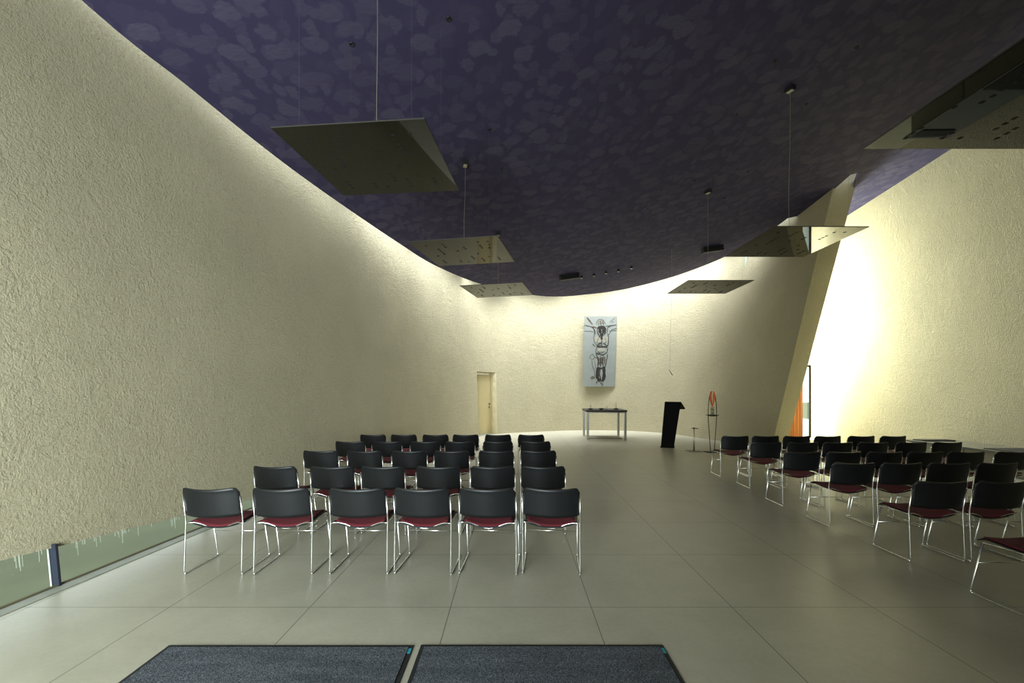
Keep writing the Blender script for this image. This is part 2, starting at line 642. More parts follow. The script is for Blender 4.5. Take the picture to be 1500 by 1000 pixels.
bm = bmesh.new()
EDGE = [(-4.23, -3.0), (-4.05, 1.5), (-3.90, 3.96), (-3.71, 4.975), (-3.53, 5.95), (-3.32, 6.88), (-2.99, 8.09), (-2.51, 9.71),
        (-1.99, 11.24), (-0.96, 13.2), (0.66, 15.16), (1.75, 15.95), (2.73, 16.25), (3.6, 16.42), (4.53, 16.35), (5.78, 15.88), (6.67, 15.1),
        (7.10, 14.45), (7.45, 13.5), (7.57, 12.6), (7.59, 12.15)]
edge = [(p[0], p[1]) for p in catmull(EDGE, 5)]
poly = edge + [(8.05, 12.10), (7.79, 10.14), (7.95, 10.10), (8.46, 10.92), (8.60, 12.3), (8.6, 14.40), (9.95, 14.40), (9.95, -3.0)]
lo = [bm.verts.new((x, y, zc(x, y))) for x, y in poly]
hi = [bm.verts.new((x, y, zc(x, y) + 0.14)) for x, y in poly]
bm.faces.new(lo)
bm.faces.new(hi[::-1])
for i in range(len(poly)):
    j = (i + 1) % len(poly)
    bm.faces.new((lo[i], lo[j], hi[j], hi[i]))
tag(link_bm('ceiling', bm, M['ceiling']), 'floating purple ceiling sheet painted with lighter dabs', kind='structure')

bm = bmesh.new()
prism(bm, [(5.0, 14.6), (16, 14.6), (16, 30), (5.0, 30)], -0.14, -0.02)  # pale sheet added outside so the view through the side window turns white
tag(link_bm('bright_ground', bm, M['bright_ground']), 'added pale ground that whitens the view out of the side window', kind='structure')

# right wall, entrance wall behind the camera
bm = bmesh.new()
prism(bm, [(9.70, -3.0), (9.70, 14.32), (10.1, 14.32), (10.1, -3.0)], -0.1, lambda x, y: zc(x, y) + 0.3)
tag(link_bm('wall_right', bm, M['roughcast_fine']), 'straight ivory grainy plaster wall on the right', kind='structure')
bm = bmesh.new()
for (x0, x1, z0, z1) in ((-4.6, -3.75, 0, 6.5), (-0.05, 10.1, 0, 7.6), (-3.75, -0.05, 2.95, 6.5)):
    box(bm, ((x0 + x1) / 2, -2.85, (z0 + z1) / 2), (x1 - x0, 0.25, z1 - z0))
tag(link_bm('wall_front', bm, M['roughcast_fine']), 'entrance wall', kind='structure')
# entrance glazing
w3 = bmesh.new()
box(w3, (-1.9, -2.68, 1.47), (3.7, 0.012, 2.94))
w3 = tag(link_bm('window_3', w3, M['glass']), 'glazed entrance', kind='structure')
bm = bmesh.new()
for x in (-3.72, -2.8, -1.9, -1.0, -0.08):
    box(bm, (x, -2.66, 1.47), (0.05, 0.06, 2.94))
for z in (0.03, 2.2, 2.92):
    box(bm, (-1.9, -2.66, z), (3.7, 0.05, 0.05))
link_bm('frame', bm, M['navy_metal'], w3)

# tall side window behind the shell's right hand end
w2 = bmesh.new()
box(w2, (8.62, 14.37, 3.1), (2.14, 0.012, 6.2))
w2 = tag(link_bm('window_2', w2, M['glass']), 'tall side window behind the leaning wall end', kind='structure')
bm = bmesh.new()
box(bm, (9.675, 14.33, 1.18), (0.03, 0.05, 2.36))
box(bm, (9.60, 14.33, 2.33), (0.14, 0.05, 0.05))
link_bm('door_post', bm, M['black_steel'], w2)
bm = bmesh.new()
for z in (2.36, 4.2, 6.15):
    box(bm, (8.62, 14.34, z), (2.1, 0.05, 0.04))
box(bm, (7.6, 14.34, 3.1), (0.06, 0.06, 6.2))
link_bm('transom', bm, M['white_metal'], w2)

# open orange timber door leaf in front of the side window
t = empty('timber_door', (8.70, 13.90, 0), 'orange timber door leaf half hidden behind the leaning end of the wall', 'door')
bm = bmesh.new()
box(bm, (0, 0, 1.10), (0.88, 0.045, 2.18), bev=0.004)
link_bm('door_leaf', bm, M['wood'], t)
bm = bmesh.new()
for k in range(9):
    box(bm, (-0.40 + 0.1 * k, -0.026, 1.10), (0.085, 0.012, 2.1), bev=0.003)
link_bm('boarding', bm, M['wood'], t)
bm = bmesh.new()
tube(bm, fillet([(-0.34, -0.03, 1.02), (-0.34, -0.08, 1.02), (-0.22, -0.08, 1.02)], 0.015), 0.009)
link_bm('handle', bm, M['steel'], t)

# ------------------------------------------------------------------ low window strip along the left wall
bm = bmesh.new()
I0, I1 = KS - 6, 4 * KS + 6
prevv = None
for i in range(I0, I1 + 1):
    b = bcur[i]
    z1 = strip_top(b[1])
    a, c = bm.verts.new((b[0] - 0.005, b[1], -0.02)), bm.verts.new(shell_pt(i, z1 + 0.02) - Vector((0.012, 0, 0)))
    if prevv:
        bm.faces.new((prevv[0], a, c, prevv[1]))
    prevv = (a, c)
w1 = tag(link_bm('window_1', bm, M['glass']), 'low strip of glass under the left wall', kind='structure')


def strip_post(y, parent):
    i = min(range(NCOL), key=lambda q: abs(bcur[q][1] - y) if q < 6 * KS else 99)
    z1 = strip_top(bcur[i][1]) + 0.03
    p, q = shell_pt(i, 0), shell_pt(i, z1)
    bm = bmesh.new()
    slab(bm, [p + Vector((-0.02, -0.002, -0.01)), p + Vector((0.036, -0.002, -0.01)), q + Vector((0.032, -0.002, 0)), q + Vector((-0.024, -0.002, 0))], (0, 1, 0), 0.02)
    o = link_bm('post', bm, M['navy_metal'], parent)
    bm = bmesh.new()
    slab(bm, [p + Vector((-0.032, -0.004, -0.01)), p + Vector((-0.02, -0.004, -0.01)), q + Vector((-0.024, -0.004, 0)), q + Vector((-0.036, -0.004, 0))], (0, 1, 0), 0.02)
    e = link_bm('cover_strip', bm, M['white_metal'], o)
    tag(e, 'white edge of the dark post')


for y in (1.9, 3.45, 5.02, 6.6):
    strip_post(y, w1)
bm = bmesh.new()
rnd = random.Random(3)
for k in range(40):
    y = rnd.choice([3.15, 3.35, 3.75, 3.95, 4.05, 4.3, 4.55, 4.72]) + rnd.uniform(-0.12, 0.10)
    i = min(range(6 * KS), key=lambda q: abs(bcur[q][1] - y))
    z1 = strip_top(y)
    ln = rnd.choice([0.02, 0.03, 0.03, 0.05, 0.08, 0.11])
    w = rnd.uniform(0.0006, 0.0019)
    x1 = shell_pt(i, z1).x + 0.004
    x0 = shell_pt(i, max(0, z1 - ln)).x + 0.004
    slab(bm, [(x1, y - w, z1 + 0.01), (x1, y + w, z1 + 0.01), (x0, y + w * 0.7, z1 - ln), (x0, y - w * 0.7, z1 - ln)], (1, 0, 0), 0.001)
d = link_bm('paint_drips', bm, M['drip'], w1)
tag(d, 'white paint drips on the glass', kind='stuff')
# stone kerb between glass and floor
bm = bmesh.new()
prevv = None
for i in range(0, 6 * KS):
    b = bcur[i]
    w = 0.13 if b[1] < 7 else 0.13 * max(0.15, 1 - (b[1] - 7) / 3)
    a, c = bm.verts.new((b[0] - 0.02, b[1], 0.006)), bm.verts.new((b[0] + w, b[1], 0.006))
    a2, c2 = bm.verts.new((b[0] - 0.02, b[1], -0.1)), bm.verts.new((b[0] + w, b[1], -0.1))
    if prevv:
        bm.faces.new((prevv[0], a, c, prevv[1]))
        bm.faces.new((prevv[1], c, c2, prevv[2]))
        bm.faces.new((prevv[3], a2, a, prevv[0]))
    prevv = (a, c, c2, a2)
tag(link_bm('trim_1', bm, M['kerb']), 'grey stone kerb under the low window', kind='structure')
bm = bmesh.new()
tube(bm, [Vector((bcur[i][0] + 0.012, bcur[i][1], 0.012)) for i in range(I0, I1)], 0.009, 4)
link_bm('glazing_bead', bm, M['seal'], w1)

# ------------------------------------------------------------------ cream door set back in the shell
p0, p1 = shell_pt(DOOR_I0, DOOR_H), shell_pt(DOOR_I1, DOOR_H)
b0, b1 = shell_pt(DOOR_I0, 0), shell_pt(DOOR_I1, 0)
wdir = (p1 - p0)
wdir.z = 0
dw = wdir.length
wdir.normalize()
nout = Vector((-wdir.y, wdir.x, 0))          # away from the room
q0, q1 = p0 + nout * 0.08, p1 + nout * 0.08 - wdir * 0.12  # the leaf stands upright behind the leaning plaster
bm = bmesh.new()


def xyz(p, z):
    return Vector((p.x, p.y, z))


steps = 6
for (wi, q) in ((DOOR_I0, q0), (DOOR_I1, q1)):
    for k in range(steps):
        za, zb = DOOR_H * k / steps, DOOR_H * (k + 1) / steps
        quad(bm, [shell_pt(wi, za), xyz(q, za), xyz(q, zb), shell_pt(wi, zb)])
prevp = None
for i in range(DOOR_I0, DOOR_I1 + 1):
    f = (i - DOOR_I0) / (DOOR_I1 - DOOR_I0)
    pr = (shell_pt(i, DOOR_H), xyz(q0.lerp(q1, f), DOOR_H))
    if prevp:
        quad(bm, [prevp[0], pr[0], pr[1], prevp[1]])
    prevp = pr
dr = tag(link_bm('door_1', bm, M['reveal']), 'deep plaster reveal with a cream door', kind='structure')
ang = math.atan2(wdir.y, wdir.x)
bm = bmesh.new()
qc = (q0 + q1) / 2
dw = (q1 - q0).length
box(bm, xyz(qc + nout * 0.05, 1.06), (dw - 0.16, 0.04, 2.08), ang, bev=0.003)
link_bm('door_leaf', bm, M['door'], dr)
bm = bmesh.new()
for s in (-1, 1):
    box(bm, xyz(qc + wdir * s * (dw / 2 - 0.03) + nout * 0.05, DOOR_H / 2), (0.085, 0.09, DOOR_H), ang)
box(bm, xyz(qc + nout * 0.05, DOOR_H - 0.035), (dw, 0.09, 0.07), ang)
link_bm('door_frame', bm, M['door'], dr)
bm = bmesh.new()
hp = qc + wdir * (dw / 2 - 0.16) + nout * 0.02
tube(bm, fillet([xyz(hp, 1.06), xyz(hp - nout * 0.06, 1.06), xyz(hp - nout * 0.06 - wdir * 0.12, 1.06)], 0.02), 0.010)
box(bm, xyz(hp, 1.06), (0.045, 0.012, 0.05), ang)
box(bm, xyz(hp, 0.94), (0.045, 0.012, 0.05), ang)
link_bm('handle', bm, M['dark_iron'], dr)
# dark pocket of the threshold
bm = bmesh.new()
quad(bm, [b0 + Vector((0, 0, -0.005)), b1 + Vector((0, 0, -0.005)), xyz(q1 + nout * 0.1, -0.005), xyz(q0 + nout * 0.1, -0.005)])
link_bm('threshold', bm, M['kerb'], dr)

# ------------------------------------------------------------------ chairs
SW = 0.24        # half width between the legs


def make_chair_parts(root):
    for s in (-1, 1):
        bm = bmesh.new()
        x = s * SW
        path = fillet([(x, -0.014, 0.665), (x, 0.020, 0.455), (x, 0.0, 0.0085), (x, 0.425, 0.0085), (x * 0.985, 0.335, 0.415)], 0.028, 5)
        tube(bm, path, 0.0066, 8)
        fr = link_bm('side_frame', bm, M['chrome'], root, True)
        for yy in (0.012, 0.41):
            bm = bmesh.new()
            lathe(bm, [(0.006, 0.0), (0.009, 0.002), (0.009, 0.012), (0.006, 0.016)], 10, (x, yy, 0))
            link_bm('glide', bm, M['chrome'], fr, True)
    # curved rail along the rear edge of the seat
    bm = bmesh.new()
    pts = []
    for k in range(17):
        u = -1 + k / 8
        pts.append((u * SW, 0.026 + 0.03 * (1 - abs(u) ** 3), 0.428 - 0.056 * (0.5 + 0.5 * math.cos(math.pi * min(1, abs(u) / 0.85)))))
    tube(bm, pts, 0.0048, 8)
    link_bm('rear_rail', bm, M['chrome'], root, True)
    for s in (-1, 1):
        bm = bmesh.new()
        tube(bm, [(s * SW, 0.022, 0.428), (s * SW * 0.97, 0.15, 0.424), (s * SW * 0.985, 0.335, 0.415)], 0.0048, 8)
        link_bm('seat_rail', bm, M['chrome'], root, True)
    bm = bmesh.new()
    tube(bm, [(-SW, 0.395, 0.255 - 0.0), (SW, 0.395, 0.255)], 0.0040, 8)
    for v in bm.verts:
        v.co.y = v.co.y - 0.028
    link_bm('stretcher', bm, M['chrome'], root, True)

    def seat_pt(hw, y0, y1, lift):
        def P(a, c):
            u = a * 2 - 1
            y = y0 + (y1 - y0) * c
            rear = max(0, 1 - (y - 0.05) / 0.2)
            dip = 0.046 * (1 - u * u) * (0.35 + 0.65 * rear)
            fl = max(0.0, (y - 0.33) / 0.10)
            z = 0.434 + lift - dip - 0.024 * fl * fl + 0.010 * min(1, max(0, (y - 0.1) / 0.2))
            rc = 0.0
            if abs(u) > 0.8:
                rc = 0.035 * ((abs(u) - 0.8) / 0.2) ** 2
            yy = y - rc * (1 if c > 0.9 else 0)
            return (u * hw, yy, z), (0, 0, 1)
        return P
    bm = bmesh.new()
    sheet(bm, seat_pt(0.222, 0.045, 0.425, 0.0), 12, 12, 0.010)
    link_bm('seat', bm, M['black_plastic'], root, True)
    bm = bmesh.new()
    sheet(bm, seat_pt(0.204, 0.050, 0.395, 0.012), 12, 12, 0.0115)
    link_bm('seat_pad', bm, M['red_fabric'], root, True)
    # backrest
    bm = bmesh.new()
    W, ZB, ZT, R = 0.2365, 0.497, 0.748, 0.048

    def P(a, c):
        u = a * 2 - 1
        u = math.copysign(abs(u) ** 0.85, u)
        x = u * W
        e = max(0.0, abs(x) - (W - R))
        drop = R - math.sqrt(max(0.0, R * R - e * e))
        e2 = max(0.0, abs(x) - (W - 0.012))
        rise = 0.012 - math.sqrt(max(0.0, 0.012 ** 2 - e2 * e2))
        zt = ZT - drop - 0.015 * (1 - u * u)
        zb = ZB + rise - 0.008 * (1 - u * u)
        z = zb + (zt - zb) * c
        tilt = 0.018 - 0.045 * (z - ZB) / (ZT - ZB)
        bow = 0.058 * (1 - u * u)
        lip = -0.012 * max(0, (z - 0.70) / 0.05) ** 2
        return (x, tilt - bow + lip - 0.004, z), (0, -1, 0)
    sheet(bm, P, 20, 10, 0.009)
    link_bm('backrest', bm, M['black_plastic'], root, True)


def copy_tree(o, parent=None):
    c = o.copy()
    COL.objects.link(c)
    if parent:
        c.parent = parent
    for ch in list(o.children):
        copy_tree(ch, c)
    return c


ORD = ['first', 'second', 'third', 'fourth', 'fifth', 'sixth']
LEFT_ROWS = [
    (3.68, [-2.52, -1.935, -1.30, -0.763, -0.216, 0.317], [0, -1, 0, 4, 4, 5]),
    (4.72, [-2.55, -1.94, -1.40, -0.805, -0.22, 0.32], [2, 0, 3, 2, 0, 2]),
    (5.92, [-2.59, -2.0, -1.40, -0.83, -0.23, 0.34], [1, 2, 0, 2, 1, 0]),
    (6.99, [-2.59, -2.01, -1.40, -0.85, -0.245, 0.354], [0, 1, 0, -1, 0, 2]),
    (8.03, [-2.56, -2.0, -1.42, -0.87, -0.28, 0.325], [0, 0, 1, 0, 0, 1])]
RIGHT_ROWS = [
    (2.93, [3.73], [0]),
    (3.95, [3.82, 4.36, 5.10], [-1, 1, 0]),
    (4.94, [3.81, 4.345, 4.88, 5.42], [-2, 1, 0, 2]),
    (5.82, [3.82, 4.365, 4.905, 5.44, 5.98, 6.60], [-2, 2, 0, 1, -2, 0]),
    (6.88, [3.95, 4.525, 5.07, 5.62, 6.22, 6.78], [-2, 0, 2, 0, -1, 1]),
    (7.80, [3.93, 4.47, 5.02, 5.57, 6.165, 6.73], [-2, -1, 0, 1, 0, 2])]
L_ROW = ['nearest row', 'second row back', 'middle row', 'fourth row back', 'row closest to the altar']
R_ROW = ['nearest row', 'second row back', 'third row back', 'fourth row back', 'fifth row back', 'row closest to the altar']
proto = None


def place_chair(x, y, deg, label, group):
    global proto
    if proto is None:
        proto = empty('stacking_chair', (x, y, 0), label, 'chair', group)
        make_chair_parts(proto)
        c = proto
    else:
        c = copy_tree(proto)
        c.location = (x, y, 0)
        tag(c, label, 'chair', group)
    c.rotation_euler = (0, 0, math.radians(deg))


for r, (y, xs, rots) in enumerate(LEFT_ROWS):
    for k, (x, a) in enumerate(zip(xs, rots)):
        place_chair(x, y, -a, f'black and red chrome chair, {ORD[k]} from left, {L_ROW[r]}, left block', 'chairs in the left block')
for r, (y, xs, rots) in enumerate(RIGHT_ROWS):
    for k, (x, a) in enumerate(zip(xs, rots)):
        if len(xs) == 1:
            lab = 'red seated chrome chair cut off by the right edge, alone in front'
        else:
            lab = f'black and red chrome chair, {ORD[k]} from aisle, {R_ROW[r]}, right block'
        place_chair(x, y, a, lab, 'chairs in the right block')

# ------------------------------------------------------------------ hanging reflector panels
PZ = 3.81


def panel_xy(px, py):
    y = FPX * (PZ - EYE) / (CY - py)
    return Vector(((px - CX) * y / FPX, y))


P1C = [(388, 188), (616, 176), (678, 278), (508, 286)]
HOLES_PX = [(205, 297), (318, 288), (338, 307), (352, 322), (312, 342), (330, 357), (345, 372), (362, 386), (375, 400), (337, 414),
            (452, 366), (482, 331), (498, 346), (560, 273), (585, 309), (597, 325), (610, 341), (600, 402), (567, 430), (580, 443),
            (592, 455), (640, 452), (653, 464), (662, 476), (683, 437), (745, 447), (753, 459), (762, 470), (392, 463), (405, 475),
            (418, 486), (505, 470), (516, 482), (562, 480), (628, 268)]
c1 = [panel_xy(*p) for p in P1C]
ux = ((c1[1] - c1[0]) + (c1[2] - c1[3])) / 2
uy = ((c1[3] - c1[0]) + (c1[2] - c1[1])) / 2
cc = sum(c1, Vector((0, 0))) / 4
HOLES = []
det = ux.x * uy.y - ux.y * uy.x
for hx, hy in HOLES_PX:
    d = panel_xy(370 + hx * 0.36, 100 + hy * 0.36) - cc
    HOLES.append(((d.x * uy.y - d.y * uy.x) / det, (ux.x * d.y - ux.y * d.x) / det))
PANELS = [
    (P1C, 1.36, 1.32, 'dark mirrored perforated square panel hanging nearest on the left'),
    ([(600, 354), (738, 346), (747, 383), (640, 390)], 1.40, 1.32, 'mirrored perforated panel hanging second on the left, behind the nearest'),
    ([(675, 419), (768, 414), (778, 432), (697, 436)], 1.38, 1.26, 'small looking mirrored panel hanging farthest on the left, above the door'),
    ([(1140, 332), (1268, 333), (1178, 376), (1060, 376)], 1.33, 1.37, 'mirrored panel hanging before the leaning wall end, reflecting bright wall'),
    ([(1010, 411), (1105, 411), (1062, 430), (976, 430)], 1.36, 1.24, 'mirrored panel hanging farthest on the right, against the bright apse wall'),
    (None, 1.65, 1.40, 'large mirrored panel cut off at the top right corner')]
for pi, (cs, sx, sy, lab) in enumerate(PANELS):
    if cs:
        q = [panel_xy(*p) for p in cs]
        c = sum(q, Vector((0, 0))) / 4
        v = (q[1] - q[0]) + (q[2] - q[3])
        rz = math.atan2(v.y, v.x)
    else:
        pl = panel_xy(1265, 218)
        c = Vector((pl.x + sx / 2, pl.y - sy / 2))
        rz = 0.0
    t = empty('reflector_panel', (c.x, c.y, PZ), lab, 'panel', 'mirrored panels under the ceiling', rz)
    bm = bmesh.new()
    box(bm, (0, 0, 0.006), (sx, sy, 0.012), mat=0)
    for f in bm.faces:
        if abs(f.normal.z) < 0.5:
            f.material_index = 1
    for (hu, hv) in HOLES:
        box(bm, (hu * sx, hv * sy, -0.0004), (0.034, 0.034, 0.002), mat=2)
    link_bm('plate', bm, [M['panel'], M['panel_edge'], M['hole']], t)
    zt = zc(c.x, c.y) - PZ
    for sxx in (-1, 1):
        for syy in (-1, 1):
            lx, ly = sxx * sx * 0.38, syy * sy * 0.38
            wx = c.x + lx * math.cos(rz) - ly * math.sin(rz)
            wy = c.y + lx * math.sin(rz) + ly * math.cos(rz)
            bm = bmesh.new()
            tube(bm, [(lx, ly, 0.012), (lx, ly, zc(wx, wy) - PZ - 0.004)], 0.0007, 5)
            link_bm('suspension_wire', bm, M['dim_wire'], t)
    bm = bmesh.new()
    s = random.uniform(-1, 1)
    pts = [(0.035 * s * math.sin(k / 14 * math.pi * 1.5) * (1 - k / 14), 0, 0.02 + (zt - 0.025) * k / 14) for k in range(15)]
    tube(bm, pts, 0.0027, 6)
    link_bm('cable', bm, M['wire'], t)
    if pi in (0, 5):
        continue
    bm = bmesh.new()
    box(bm, (0, 0, zt - 0.03), (0.09, 0.13, 0.07), 0.4, bev=0.006)
    ob = link_bm('ceiling_box', bm, M['black_box'], t)
    tag(ob, 'small black box on the ceiling')
    bm = bmesh.new()
    box(bm, (0, 0, zt - 0.068), (0.055, 0.09, 0.008), 0.4)
    link_bm('cover', bm, M['cream_box'], ob)

# ------------------------------------------------------------------ small fittings on the ceiling


def ceil_pt(px, py):
    a, b = (px - CX) / FPX, (CY - py) / FPX
    y = 4.554 / (b - 0.1725 * a + 0.0916)
    return Vector((a * y, y, zc(a * y, y)))


CN = Vector((0.1725, -0.0916, -1)).normalized()
WHERE = [((657, 27), 'above the nearest left panel, right of its cable'), ((515, 64), 'left of the nearest left panel cable'),
         ((717, 189), 'right of the nearest left panel'), ((735, 247), 'above the second left panel'),
         ((1135, 89), 'upper left of the right hand cable box'), ((1255, 69), 'high on the right, nearest the cut off panel'),
         ((1181, 152), 'just below the right hand cable box'), ((1079, 168), 'left of the right hand cable'),
         ((1017, 264), 'left of the farther right cable box'), ((1096, 251), 'between the two right hand cables'),
         ((1061, 290), 'just right of the farther right cable box'), ((991, 301), 'lowest on the right, above the altar')]
for (p, w) in WHERE:
    c = ceil_pt(*p)
    bm = bmesh.new()
    lathe(bm, [(0.030, 0.03), (0.030, -0.012), (0.022, -0.016), (0.016, -0.004)], 14)
    o = link_bm('recessed_spot', bm, M['black_box'], None, True)
    o.location = c
    o.rotation_euler = CN.to_track_quat('-Z', 'Y').to_euler()
    tag(o, 'tiny black ceiling spot ' + w, 'light', 'ceiling spots')
for (p, ln, lab) in (((834, 402), 0.62, 'black slim loudspeaker on the ceiling left of the tiny spots'),
                     ((1043.5, 361.5), 0.66, 'black slim loudspeaker on the ceiling beside the right hand cable')):
    c = ceil_pt(*p)
    t = empty('ceiling_speaker', (c.x, c.y, c.z - 0.07), lab, 'loudspeaker', 'ceiling loudspeakers', 0.12)
    t.rotation_euler = (0, -0.165, 0.12)
    bm = bmesh.new()
    box(bm, (0, 0, 0), (ln, 0.16, 0.17), bev=0.01)
    link_bm('housing', bm, M['black_box'], t)
    bm = bmesh.new()
    box(bm, (0, -0.084, 0), (ln * 0.94, 0.008, 0.13))
    link_bm('grille', bm, M['hole'], t)
for k, (p) in enumerate([(852, 403.6), (870, 400.6), (888, 397), (906, 394), (925, 389.6)]):
    c = ceil_pt(*p)
    t = empty('spotlight', tuple(c), f'tiny dark ceiling spotlight, {ORD[k]} from left in the short line', 'light', 'short line of ceiling spotlights')
    bm = bmesh.new()
    lathe(bm, [(0.02, 0.02), (0.02, -0.03), (0.045, -0.035), (0.05, -0.075), (0.04, -0.08)], 14)
    link_bm('housing', bm, M['black_box'], t, True)
    bm = bmesh.new()
    lathe(bm, [(0.034, -0.083), (0.030, -0.088)], 12)
    link_bm('lens', bm, M['steel'], t, True)

# ------------------------------------------------------------------ apse: drawing on the wall
CRA = (840, 450, 0.13)


def wall_pix(px, py, off=0.05):        # point on the shell seen at a pixel of the apse
    a, b = (px - CX) / FPX, (CY - py) / FPX
    best = None
    for i in range(9 * KS, 14 * KS - 1):
        for f in (0, 0.25, 0.5, 0.75):
            z = 3.0
            for _ in range(12):
                p = shell_pt(i, z).lerp(shell_pt(i + 1, z), f)
                z = EYE + b * p.y
            e = abs(p.x - a * p.y)
            if best is None or e < best[0]:
                best = (e, p)
    return best[1]


tl, tr, br, bl = (wall_pix(856, 463), wall_pix(904, 463), wall_pix(900.5, 566), wall_pix(853.4, 566))
yt = min(tl.y, tr.y) - 0.022
yb = min(br.y, bl.y) - 0.022


def at(px, py, y):
    return Vector(((px - CX) * y / FPX, y, EYE + (CY - py) * y / FPX))


PTL, PTR, PBR, PBL = at(856, 463, yt), at(904, 463, yt), at(900.5, 566, yb), at(853.4, 566, yb)
pn = (PTR - PTL).cross(PBL - PTL).normalized()
if pn.y > 0:
    pn = -pn
org = (PBL + PBR) / 2
pic = empty('charcoal_drawing', tuple(org), 'tall charcoal drawing of a hanging figure on pale paper, on the apse wall', 'picture')
bm = bmesh.new()
slab(bm, [p - org for p in (PTL, PTR, PBR, PBL)], -pn, 0.012)
link_bm('sheet', bm, M['paper'], pic)


def pic_pt(u, v, lift):
    a = PTL.lerp(PTR, u)
    b = PBL.lerp(PBR, u)
    return a.lerp(b, v) - org + pn * lift


STROKES = [
    (1, 15, [(150, 115), (215, 195)]), (1, 6, [(255, 195), (265, 155), (300, 133), (335, 145), (360, 190)]),
    (1, 5, [(270, 190), (285, 160), (320, 150), (345, 185)]), (1, 5, [(275, 205), (300, 175), (340, 180)]), (1, 8, [(300, 145), (310, 205)]), (1, 7, [(330, 150), (335, 205)]),
    (0, 5, [(125, 203), (180, 214), (225, 232), (245, 300)]), (0, 4, [(120, 270), (180, 272), (235, 280)]), (1, 10, [(190, 220), (240, 225), (265, 240)]),
    (0, 7, [(215, 230), (240, 260), (243, 310)]), (0, 6, [(485, 200), (430, 207), (385, 228), (378, 290)]), (0, 4, [(488, 238), (435, 252), (402, 300), (395, 320)]),
    (1, 9, [(360, 215), (400, 210), (440, 205)]), (1, 4, [(410, 170), (440, 140), (470, 120)]), (1, 4, [(430, 160), (455, 170)]), (0, 4, [(400, 265), (488, 265)]),
    (0, 9, [(268, 250), (278, 225), (310, 213), (345, 218), (365, 245), (362, 285), (345, 315)]), (0, 9, [(268, 250), (268, 285), (285, 315), (300, 345)]),
    (0, 36, [(300, 235), (298, 290)]), (0, 36, [(340, 235), (338, 290)]), (0, 20, [(275, 240), (330, 225), (362, 250)]), (0, 12, [(285, 250), (300, 240), (330, 240), (352, 252)]), (0, 10, [(290, 285), (318, 300), (350, 285)]),
    (0, 30, [(318, 295), (318, 335)]), (0, 18, [(316, 330), (318, 368)]), (0, 6, [(300, 262), (305, 275)]), (0, 6, [(335, 262), (330, 275)]),
    (2, 62, [(275, 330), (278, 400)]), (2, 62, [(360, 330), (355, 400)]),
    (1, 5, [(235, 290), (227, 350), (238, 400), (262, 432)]), (0, 6, [(385, 290), (396, 350), (392, 410), (380, 450)]), (1, 4, [(290, 345), (262, 390), (270, 410)]),
    (1, 4, [(350, 345), (372, 385), (355, 405)]), (0, 6, [(320, 368), (320, 440)]), (0, 8, [(262, 440), (285, 412), (315, 405)]), (0, 8, [(330, 408), (355, 415), (378, 440)]),
    (0, 12, [(260, 445), (300, 450), (340, 447), (380, 450)]), (0, 5, [(270, 435), (310, 430), (322, 440)]), (2, 90, [(320, 462), (320, 500)]),
    (0, 6, [(260, 455), (250, 510)]), (0, 6, [(385, 455), (380, 505)]), (0, 9, [(252, 515), (285, 530), (330, 540), (382, 508)]), (0, 6, [(270, 500), (300, 520), (345, 505)]),
    (0, 5, [(215, 415), (245, 445)]), (0, 8, [(255, 530), (278, 600), (272, 680)]), (0, 8, [(300, 555), (306, 620), (302, 675)]), (1, 18, [(275, 560), (290, 650)]),
    (0, 8, [(385, 530), (372, 600), (355, 675)]), (0, 8, [(340, 555), (325, 620), (335, 670)]), (1, 16, [(320, 560), (318, 640)]), (1, 14, [(355, 560), (345, 640)]),
    (0, 26, [(280, 675), (268, 735), (272, 795), (298, 835)]), (0, 8, [(302, 690), (294, 760), (312, 840)]), (0, 26, [(345, 680), (348, 745), (342, 800), (325, 838)]),
    (0, 8, [(328, 690), (334, 750), (322, 830)]), (0, 14, [(265, 680), (310, 690), (360, 675)]), (1, 10, [(255, 835), (265, 860)]), (1, 8, [(300, 850), (330, 865), (320, 885)]),
    (1, 4, [(180, 575), (195, 545), (215, 528), (240, 560), (215, 590), (182, 575)]), (1, 5, [(205, 600), (213, 660), (238, 720), (240, 790)]), (1, 4, [(240, 600), (250, 690)]),
    (1, 8, [(190, 800), (215, 780), (240, 795), (205, 808)]), (1, 5, [(235, 560), (260, 575)])]
bm = bmesh.new()
rnd = random.Random(5)
for si, (mi, w, pl) in enumerate(STROKES):
    lift = {2: 0.0012, 1: 0.0024, 0: 0.0036}[mi] + 0.00005 * si
    pts = []
    for a, b in zip(pl, pl[1:]):
        for k in range(4):
            pts.append((a[0] + (b[0] - a[0]) * k / 4 + rnd.uniform(-2, 2), a[1] + (b[1] - a[1]) * k / 4 + rnd.uniform(-2, 2)))
    pts.append(pl[-1])
    prv = None
    for k, p in enumerate(pts):
        q = pts[min(k + 1, len(pts) - 1)]
        o_ = pts[max(k - 1, 0)]
        dx, dy = q[0] - o_[0], q[1] - o_[1]
        L = math.hypot(dx, dy) or 1
        ww = w * 0.68 * rnd.uniform(0.6, 1.15) * (0.5 if k in (0, len(pts) - 1) else 1)
        nx, ny = -dy / L * ww, dx / L * ww
        pr = []
        for sg in (-1, 1):
            x, y = p[0] + sg * nx, p[1] + sg * ny
            v = (y - 100) / 793
            u = (x - (122 - 19 * v)) / (370 - 8 * v)
            pr.append(bm.verts.new(pic_pt(min(1, max(0, u)), min(1, max(0, v)), lift)))
        if prv:
            f = bm.faces.new((prv[0], prv[1], pr[1], pr[0]))
            f.material_index = mi
        prv = pr
me = bpy.data.meshes.new('figure_drawing')
bm.to_mesh(me)
bm.free()
for k in ('charcoal', 'umber', 'wash'):
    me.materials.append(M[k])
fd = bpy.data.objects.new('figure_drawing', me)
COL.objects.link(fd)
fd.parent = pic

